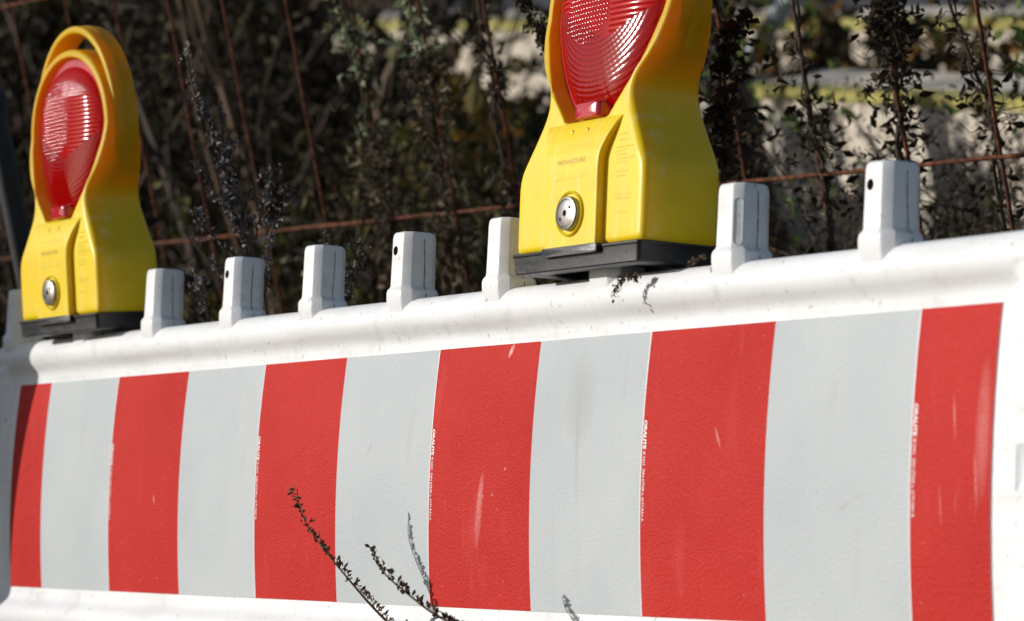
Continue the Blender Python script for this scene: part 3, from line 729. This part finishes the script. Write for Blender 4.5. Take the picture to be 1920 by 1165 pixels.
def vine(label, pix, off, n_leaf, size, mats, seed, pale=(0, 0), r=.0028, spread=.018):
    """a withered climber on the fence: stem twined round a rod, crumpled leaves, a few tendrils"""
    rng = np.random.default_rng(seed)
    P = [fence_pt(x, y, off) for x, y in pix]
    base = P[-1].copy(); base[2] = .0; base[0] += .03; P = P + [(P[-1] + base) / 2 + [.01, 0, 0], base]
    top = P[0] + (P[0] - P[1]) / np.linalg.norm(P[0] - P[1]) * .25; P = [top] + P
    C = wobble(curve(P, 60), .004, rng)
    root = empty('dry_climber', label, 'climbing plant', 'withered climbers on the wire fence', Matrix.Translation(Vector(base)))
    m = MB(); m.tube(C - base, np.linspace(r * .6, r * 1.25, len(C)), 6)
    tw = [C[i] + .006 * np.array([math.cos(i * .8), math.sin(i * .8), 0]) for i in range(len(C))]; m.tube(np.array(tw) - base, r * .45, 5)
    Lc, Ls = [], []
    vis = C[(C[:, 2] > P[-3][2] - .08) & (C[:, 2] < P[1][2] + .03)]; n_leaf = int(n_leaf * 1.9); size = size * .68
    nodes = rng.random(max(6, n_leaf // 9)) * (len(vis) - 1)
    for k in range(n_leaf):
        i = int(np.clip(nodes[rng.integers(0, len(nodes))] + rng.normal() * .5, 0, len(vis) - 1)); a = vis[i] + rng.normal(size=3) * [spread, spread * .7, spread]
        if rng.random() < .35:
            e = vis[i]; mm = (a + e) / 2 + rng.normal(size=3) * .006; m.tube(curve([e, mm, a], 6) - base, .0006, 4, caps=False)
        Lc.append(a); Ls.append(size * rng.uniform(.5, 1.3))
    # curled tendrils
    for k in range(6):
        e = vis[rng.integers(0, len(vis))]; d = rng.normal(size=3); d[2] *= .5; d /= np.linalg.norm(d)
        T = [e + d * .05 * t + np.array([math.cos(t * 7), math.sin(t * 5), math.sin(t * 7)]) * .008 * t for t in np.linspace(0, 1, 10)]; m.tube(np.array(T) - base, .0005, 4, caps=False)
    m.build('stem', mats[0], root)
    Lc = np.array(Lc); Ls = np.array(Ls); g = MB()
    npale = int(pale[0] * len(Lc)); zz = np.argsort(-Lc[:, 2]); mi = np.zeros(len(Lc), int)
    if npale:
        idx = [i for i in zz if Lc[i, 2] > pale[1]][:npale]; mi[idx] = 1
    for v in (0, 1):
        if (mi == v).any(): leaf_cloud(g, Lc[mi == v] - base, Ls[mi == v], v, 1.1, rng, .6)
    g.build('leaves', [mats[1], PALEG], root)
    return root
Zp = lambda x, y: fence_pt(x, y)[2]
vine('climber with pale green papery leaves, leftmost on the wire fence', [(645, 0), (680, 170), (705, 309), (735, 430), (745, 560)], .004, 170, .021, (DRY, VINEL), 11, (.33, Zp(690, 250)))
vine('climber with few pale leaves above brown clumps, above the fourth bare peg from the left', [(770, 0), (800, 150), (823, 300), (840, 430), (855, 560)], .004, 250, .022, (DRY, VINEL), 12, (.14, Zp(815, 230)), spread=.022)
vine('thin dark climber beside the near lamp, almost bare', [(893, 0), (915, 130), (945, 300), (962, 400), (975, 520)], .004, 110, .018, (DRY, VINEL), 13, spread=.013)
vine('thick tangled climber just right of the near lamp', [(1345, 0), (1352, 120), (1360, 230), (1368, 330), (1380, 450)], .02, 330, .02, (DRY, DRYL), 14, spread=.03)
vine('reddish-stemmed climber with sparse shrivelled leaves between the last two pegs', [(1487, 0), (1505, 130), (1522, 240), (1545, 350), (1565, 470)], .004, 70, .019, (DRY, DRYL), 15, spread=.024, r=.0034)
vine('climber with the darkest dense clumps of leaves above the last peg', [(1652, -20), (1668, 60), (1680, 170), (1690, 280), (1705, 420)], .004, 230, .019, (DRY, DRYL), 16, spread=.018, r=.0036)
vine('loose climber with few hanging leaves near the right picture edge', [(1775, -10), (1815, 90), (1850, 190), (1868, 270), (1880, 400)], .03, 70, .019, (DRY, DRYL), 17, spread=.022)

def seed_weed(label, stems, dep, mats, seed, name='dry_weed', cat='weed', size=.0055, dens=2.2, r=.0014, group=None, clump=.007):
    """upright dead weed: thin stems set with small seed clumps"""
    rng = np.random.default_rng(seed); root = None; m = MB(); g = MB()
    for si, (pix, rooted) in enumerate(stems):
        P = [wpt(x, y, dep) for x, y in pix]
        if root is None:
            base = P[-1].copy(); base[2] = 0; root = empty(name, label, cat, group, Matrix.Translation(Vector(base)))
        if rooted: P = P + [(P[-1] * .4 + base * .6), base]
        C = curve(P, 30); m.tube(C - base, np.linspace(r * .5, r * (1.6 if rooted else .9), 30), 5)
        top = P[len(pix) - 1][2]; V = C[C[:, 2] >= top - .02]
        Ln = np.sum(np.linalg.norm(np.diff(V, axis=0), axis=1)); n = int(Ln * 100 * dens * 1.5)
        i = rng.random(n) * (len(V) - 1); k = i.astype(int); k2 = np.minimum(k + 1, len(V) - 1); fr = (i - k)[:, None]
        c = V[k] * (1 - fr) + V[k2] * fr
        c = np.repeat(c + rng.normal(size=c.shape) * clump * .55, 3, 0) + rng.normal(size=(3 * n, 3)) * clump * .33
        leaf_cloud(g, c - base, size * rng.uniform(.5, 1.4, len(c)), 0, .8, rng, .8)
    m.build('stem', mats[0], root); g.build('seed_heads', mats[1], root)
    return root
WG = 'dead weeds by the fence'
seed_weed('tall grey dead weed with seed spikes behind the second and third bare pegs', [
    ([(350, 95), (365, 175), (395, 240), (420, 320), (440, 400), (465, 480), (480, 560)], True),
    ([(385, 190), (400, 260), (425, 340), (440, 400)], False), ([(432, 260), (430, 330), (436, 390)], False), ([(372, 300), (395, 350), (430, 400), (448, 430)], False),
    ([(365, 385), (385, 430), (420, 460), (462, 500)], False), ([(360, 445), (395, 490), (440, 520), (475, 545)], False), ([(500, 330), (488, 400), (478, 470), (478, 540)], False),
    ([(412, 200), (418, 260), (428, 330)], False), ([(470, 350), (455, 410), (458, 450)], False)], 3.98, (DRY, GREYS), 21, group=WG)
seed_weed('small grey dead weed leaning beside the third bare peg', [([(540, 345), (525, 400), (505, 450), (500, 520), (502, 600)], True), ([(515, 310), (502, 360), (496, 420)], False)], 3.95, (DRY, GREYS), 22, group=WG)
seed_weed('short curved dead weed stem between the first and second bare pegs', [([(374, 510), (369, 545), (378, 580), (396, 615)], True)], 4.05, (DRY, GREYS), 26, group=WG)
seed_weed('thin dead weed between the third and fourth bare pegs', [([(680, 455), (672, 500), (655, 545), (640, 600)], True), ([(612, 435), (600, 470), (585, 520)], False)], 3.85, (DRY, GREYS), 23, group=WG)
seed_weed('slender dead weed with curled dark leaves beside the near lamp\'s right flank', [([(1404, 30), (1378, 60), (1362, 110), (1358, 200), (1362, 300), (1368, 400)], True), ([(1352, 95), (1350, 180), (1356, 260)], False)], 3.22, (DRY, DRYL), 24, size=.011, dens=1.5, group=WG, clump=.008)
seed_weed('slanting dead weed tip left of the near lamp\'s lens', [([(975, -20), (1000, 40), (1022, 85), (1034, 140)], True)], 4.0, (DRY, DRYL), 25, size=.008, group=WG)

# weeds in front of the barrier, rooted at its foot
def front_weed(label, dY, Yt, pts, seed, dens=1.0):
    rng = np.random.default_rng(seed)
    P = [bpt(x, y, Yt[i]) for i, (x, y) in enumerate(pts)]
    W = [np.array((BM @ Vector(p))[:]) for p in P]
    base = W[-1] + (W[-1] - W[-2]) * 2.0; base[2] = 0; base[:2] += [.05, -.12]
    ctrl = W + [(W[-1] + base) / 2 + [.02, 0, .1], base]
    C = curve(ctrl, 70); root = empty('weed_twig', label, 'weed', 'dry twigs in front of the barrier', Matrix.Translation(Vector(base)))
    m = MB(); m.tube(C - base, np.linspace(.0004, .0019, 70), 6)
    g = MB(); V = C[C[:, 2] > W[-1][2] - .05]; cs, ss, ds = [], [], []
    step = .0036; acc = 0; k = 0; side = 1
    for a, b in zip(V[:-1], V[1:]):
        acc += np.linalg.norm(b - a)
        while acc > step / dens:
            acc -= step / dens; t = (b - a) / np.linalg.norm(b - a)
            up = np.array([0, 0, 1.0]) - t * t[2]; up /= np.linalg.norm(up) + 1e-9
            sd = np.cross(t, up); d = up * rng.uniform(.5, 1.1) + sd * rng.normal() * .5 - t * rng.uniform(.1, .5) * 1.0
            d /= np.linalg.norm(d); nb = 2 + int(rng.random() * 3); L = rng.uniform(.003, .0062)
            e = a + d * L; m.tube(np.array([a, e]) - base, .00035, 4, caps=False)
            for _ in range(nb): cs.append(e + rng.normal(size=3) * .0009 - d * .001); ss.append(rng.uniform(.0034, .0062)); dd = d + rng.normal(size=3) * .5; ds.append(dd / np.linalg.norm(dd))
            if rng.random() < .07: cs.append(a); ss.append(rng.uniform(.006, .010)); dd = d + rng.normal(size=3) * .3; ds.append(dd / np.linalg.norm(dd))
    leaf_cloud(g, np.array(cs) - base, np.array(ss), 0, .6, rng, .65, np.array(ds))
    m.build('stem', TWIG, root); g.build('seed_heads', SEEDB, root)
    return root
TWIG = mat_leaf('twig_bark', [(.06, .04, .025), (.12, .08, .05), (.18, .13, .085)])
SEEDB = mat_leaf('brown_seed', [(.06, .04, .024), (.15, .105, .065), (.30, .22, .145)])
front_weed('longer dry weed twig arching in front of the red and white stripes', 0, [-.100, -.097, -.091, -.080, -.066, -.050, -.034, -.020], [(557, 916), (562, 955), (585, 1000), (625, 1052), (665, 1100), (700, 1140), (740, 1180), (800, 1240)], 31)
front_weed('shorter dry weed twig to the right of the longer one, over a white stripe', 0, [-.150, -.149, -.146, -.14, -.132, -.125, -.11, -.095], [(697, 1025), (703, 1050), (725, 1080), (760, 1110), (800, 1142), (838, 1165), (900, 1200), (960, 1240)], 32)
def rail_sprig(label, pts, Y, seed, leafsize=.004):
    rng = np.random.default_rng(seed); W = [np.array((BM @ Vector(bpt(x, y, yy)))[:]) for (x, y), yy in zip(pts, Y)]
    C = curve(W, 26); base = W[-1]; root = empty('broken_sprig', label, 'sprig', 'broken sprigs caught on the barrier', Matrix.Translation(Vector(base)))
    m = MB(); m.tube(C - base, .0006, 5); m.build('stem', DRY, root); g = MB()
    c = np.repeat(C, 3, 0) + rng.normal(size=(78, 3)) * .0016; leaf_cloud(g, c - base, leafsize * rng.uniform(.5, 1.3, 78), 0, .7, rng, .8); g.build('seed_heads', SEEDB, root)
    return root
rail_sprig('dry brown sprig hanging on the white rail just under the near lamp', [(1151, 556), (1158, 535), (1168, 522), (1185, 517), (1196, 522)], [-.034, -.034, -.032, -.028, -.022], 41)
rail_sprig('tiny pale sprig stuck to the black base of the near lamp', [(1320, 482), (1308, 487), (1298, 492), (1292, 495)], [-.008, -.016, -.022, -.028], 42, .003)

# ---- masses of undergrowth behind the fence
def mass(name, n, xr, dr, zr, mats, seed, stem_r=.002, leaves=6, leaf=.02, lean=.25, branch=3, droop=.0, segs=7, top_fn=None, curl=.7, leafmix=(1,)):
    rng = np.random.default_rng(seed); m = MB()
    for k in range(n):
        x = rng.uniform(*xr); dep = rng.uniform(*dr); p = wpt(x, 300, dep); p[2] = 0
        if p[1] < FO[1] + .22: continue
        h = rng.uniform(*zr)
        if top_fn: h = top_fn(x, dep, rng)
        d = np.array([rng.normal() * lean, rng.normal() * lean, 1.0]); pts = [p]
        bend = rng.normal(size=3) * [.35, .35, .1]
        for s in np.linspace(0, 1, segs)[1:]:
            pts.append(p + d * h * s + bend * h * s * s * .6 + rng.normal(size=3) * .012 - np.array([0, 0, droop * h * s ** 3]))
        pts = np.array(pts); m.tube(pts, np.linspace(stem_r * 1.3, stem_r * .4, segs) * rng.uniform(.6, 1.5), 3, 0, caps=False)
        tips = [pts[-1]]
        for b in range(branch):
            i = rng.integers(segs // 2, segs); q = pts[i]; e = q + rng.normal(size=3) * [.12, .12, .1] * h * .6 + np.array([0, 0, .10 * h])
            mid = (q + e) / 2 + rng.normal(size=3) * .02; bp = np.array([q, mid, e]); m.tube(bp, [stem_r * .6, stem_r * .5, stem_r * .25], 3, 0, caps=False); tips += [mid, e]
        if leaves:
            tips = np.array(tips); c = np.repeat(tips, leaves, 0); c = c + rng.normal(size=c.shape) * .03
            u = rng.random(len(c)); cum = np.cumsum(leafmix) / np.sum(leafmix); mi = np.searchsorted(cum, u)
            for v in range(len(leafmix)):
                if (mi == v).any(): leaf_cloud(m, c[mi == v], leaf * rng.uniform(.4, 1.3, int((mi == v).sum())), 1 + v, curl, rng, .6)
    return tag(m.build(name, mats, smooth=False), kind='stuff')
mass('dry_undergrowth', 420, (-150, 1060), (6.6, 9.4), (.7, 1.75), [STRAW, DRYL, GRN], 51, .0040, 5, .032, .16, 3, .06, leafmix=(.88, .12), top_fn=lambda x, d, r: r.uniform(.75, 1.5) if x < 520 else max(.2, wpt(x, r.uniform(110 + max(0, x - 850) * .5, 460), d)[2] * .82))
mass('bramble_thicket', 520, (-250, 1250), (8.0, 11.5), (1.0, 2.4), [STRAW, DRYL, GRN], 52, .006, 9, .06, .3, 3, .05, leafmix=(.72, .28), top_fn=lambda x, d, r: r.uniform(.9, 1.75) if x < 560 else max(.2, wpt(x, r.uniform(120 if x < 1050 else 320, 460), d)[2] * .82))
mass('tall_dead_stalks', 20, (-120, 560), (5.6, 8.5), (1.4, 2.1), [mat_leaf('tan_stalk', [(.025, .015, .008), (.055, .033, .018), (.12, .075, .04)]), DRYL], 53, .009, 2, .03, .12, 1, .12)
mass('leafy_weeds', 90, (540, 980), (5.2, 7.6), (.7, 1.2), [STRAW, GRN, DRYL], 54, .003, 8, .026, .12, 3, leafmix=(.7, .3), top_fn=lambda x, d, r: max(.2, wpt(x, r.uniform(170, 460), d)[2] * .85))
mass('autumn_bramble', 26, (930, 1045), (8.2, 9.6), (.75, .98), [STRAW, AUT, GRN], 55, .004, 14, .05, .3, 4, leafmix=(.75, .25))
def top_right(x, dep, rng):
    y = rng.uniform(270, 540) + (0 if x > 1640 else 40); return max(.2, wpt(x, y, dep)[2])
mass('dark_ground_shrubs', 9, (1400, 1720), (4.6, 6.6), (.5, .9), [DRY, DRYL, GRN], 56, .0028, 5, .016, .14, 4, top_fn=top_right, leafmix=(.8, .2))
mass('dark_ground_shrubs', 190, (1715, 2100), (4.4, 6.0), (.5, .9), [DRY, DRYL, GRN], 57, .0026, 9, .010, .12, 4, top_fn=lambda x, d, r: max(.2, wpt(x, r.uniform(270, 430), d)[2] * .93), leafmix=(.85, .15))
mass('green_weeds', 6, (1440, 1750), (5.2, 6.6), (.5, .9), [STRAW, LGRN, GRN], 58, .0022, 8, .026, .25, 3, top_fn=lambda x, d, r: max(.2, wpt(x, r.uniform(165, 420), d)[2]), leafmix=(.6, .4))
mass('autumn_leaves', 46, (1400, 2150), (8.6, 9.6), (.9, 1.5), [STRAW, DRYL, AUT], 59, .005, 8, .05, .2, 4, leafmix=(.72, .28), top_fn=lambda x, d, r: max(.2, wpt(x, r.uniform(20, 130), d)[2] * .93))
mass('autumn_leaves', 60, (1300, 2150), (11.2, 13.0), (.9, 1.5), [STRAW, DRYL, AUT], 60, .005, 8, .06, .2, 4, leafmix=(.7, .3))
GOLD = mat_leaf('golden_grass', [(.05, .035, .012), (.12, .085, .025), (.20, .15, .045), (.09, .085, .025)], trans=.25)
mass('golden_grass', 90, (380, 1040), (6.6, 9.0), (.6, 1.1), [GOLD, GOLD], 61, .0022, 5, .05, .22, 3, .15, top_fn=lambda x, d, r: max(.2, wpt(x, r.uniform(120, 460), d)[2] * .88))
# thick dark post among the weeds and a pale leaning pole
p = wpt(1385, 250, 7.6); wp_ = empty('wooden_post', 'dark brown weathered wooden post at the left end of the stone steps', 'post', M=Matrix.Translation((p[0], p[1], 0)))
BARK = mat_simple('dark_wood', (.035, .024, .016), .9, var=.4, ns=30, bs=.6, bd=.01)
m = MB(); m.tube([(.012 * math.sin(z * 3), .01 * math.sin(z * 2 + 1), z) for z in np.linspace(0, 1.07, 14)], np.linspace(.052, .044, 14), 10); m.build('shaft', BARK, wp_, norm=True)
m = MB(); m.tube([(.0, 0, 1.068), (.002, 0, 1.09)], [.047, .038], 10); m.build('cap', BARK, wp_)
PALE = mat_simple('pale_bark', (.5, .54, .55), .6, var=.3, ns=25)
a, b = wpt(1500, -35, 8.4), wpt(1414, 95, 8.6); c = b + (b - a) * 2.2
m = MB(); m.tube(curve([a + (a - b) * .6, a, b, c], 24), np.linspace(.022, .024, 24), 10)
tag(m.build('leaning_pole', PALE), 'pale bluish-white pole leaning among the weeds beyond the fence', 'pole')

# unseen plank added off to the left to shade the barrier's far end
S1, S3 = bpt(68, 690, -.005), bpt(14, 1090, -.005)
e1 = S1 - SUN_B * .5 + (S1 - S3) * .75; e3 = S3 - SUN_B * .5 + (S3 - S1) * 1.7
sw = np.array([-.64, .74, 0]); sw /= np.linalg.norm(sw)
m = MB(); V = []
for e in (e1, e3):
    for s, t in ((0, 0), (1, 0), (1, 1), (0, 1)): V.append(np.array((BM @ Vector(e + sw * .22 * s + SUN_B * -.02 * t))[:]))
m.add(V, [(0, 1, 2, 3), (4, 7, 6, 5), (0, 4, 5, 1), (1, 5, 6, 2), (2, 6, 7, 3), (3, 7, 4, 0)])
tag(m.build('added_shade_plank', BARK, smooth=False, norm=True), 'unseen upright plank added left of the barrier to shade its far end', 'plank')
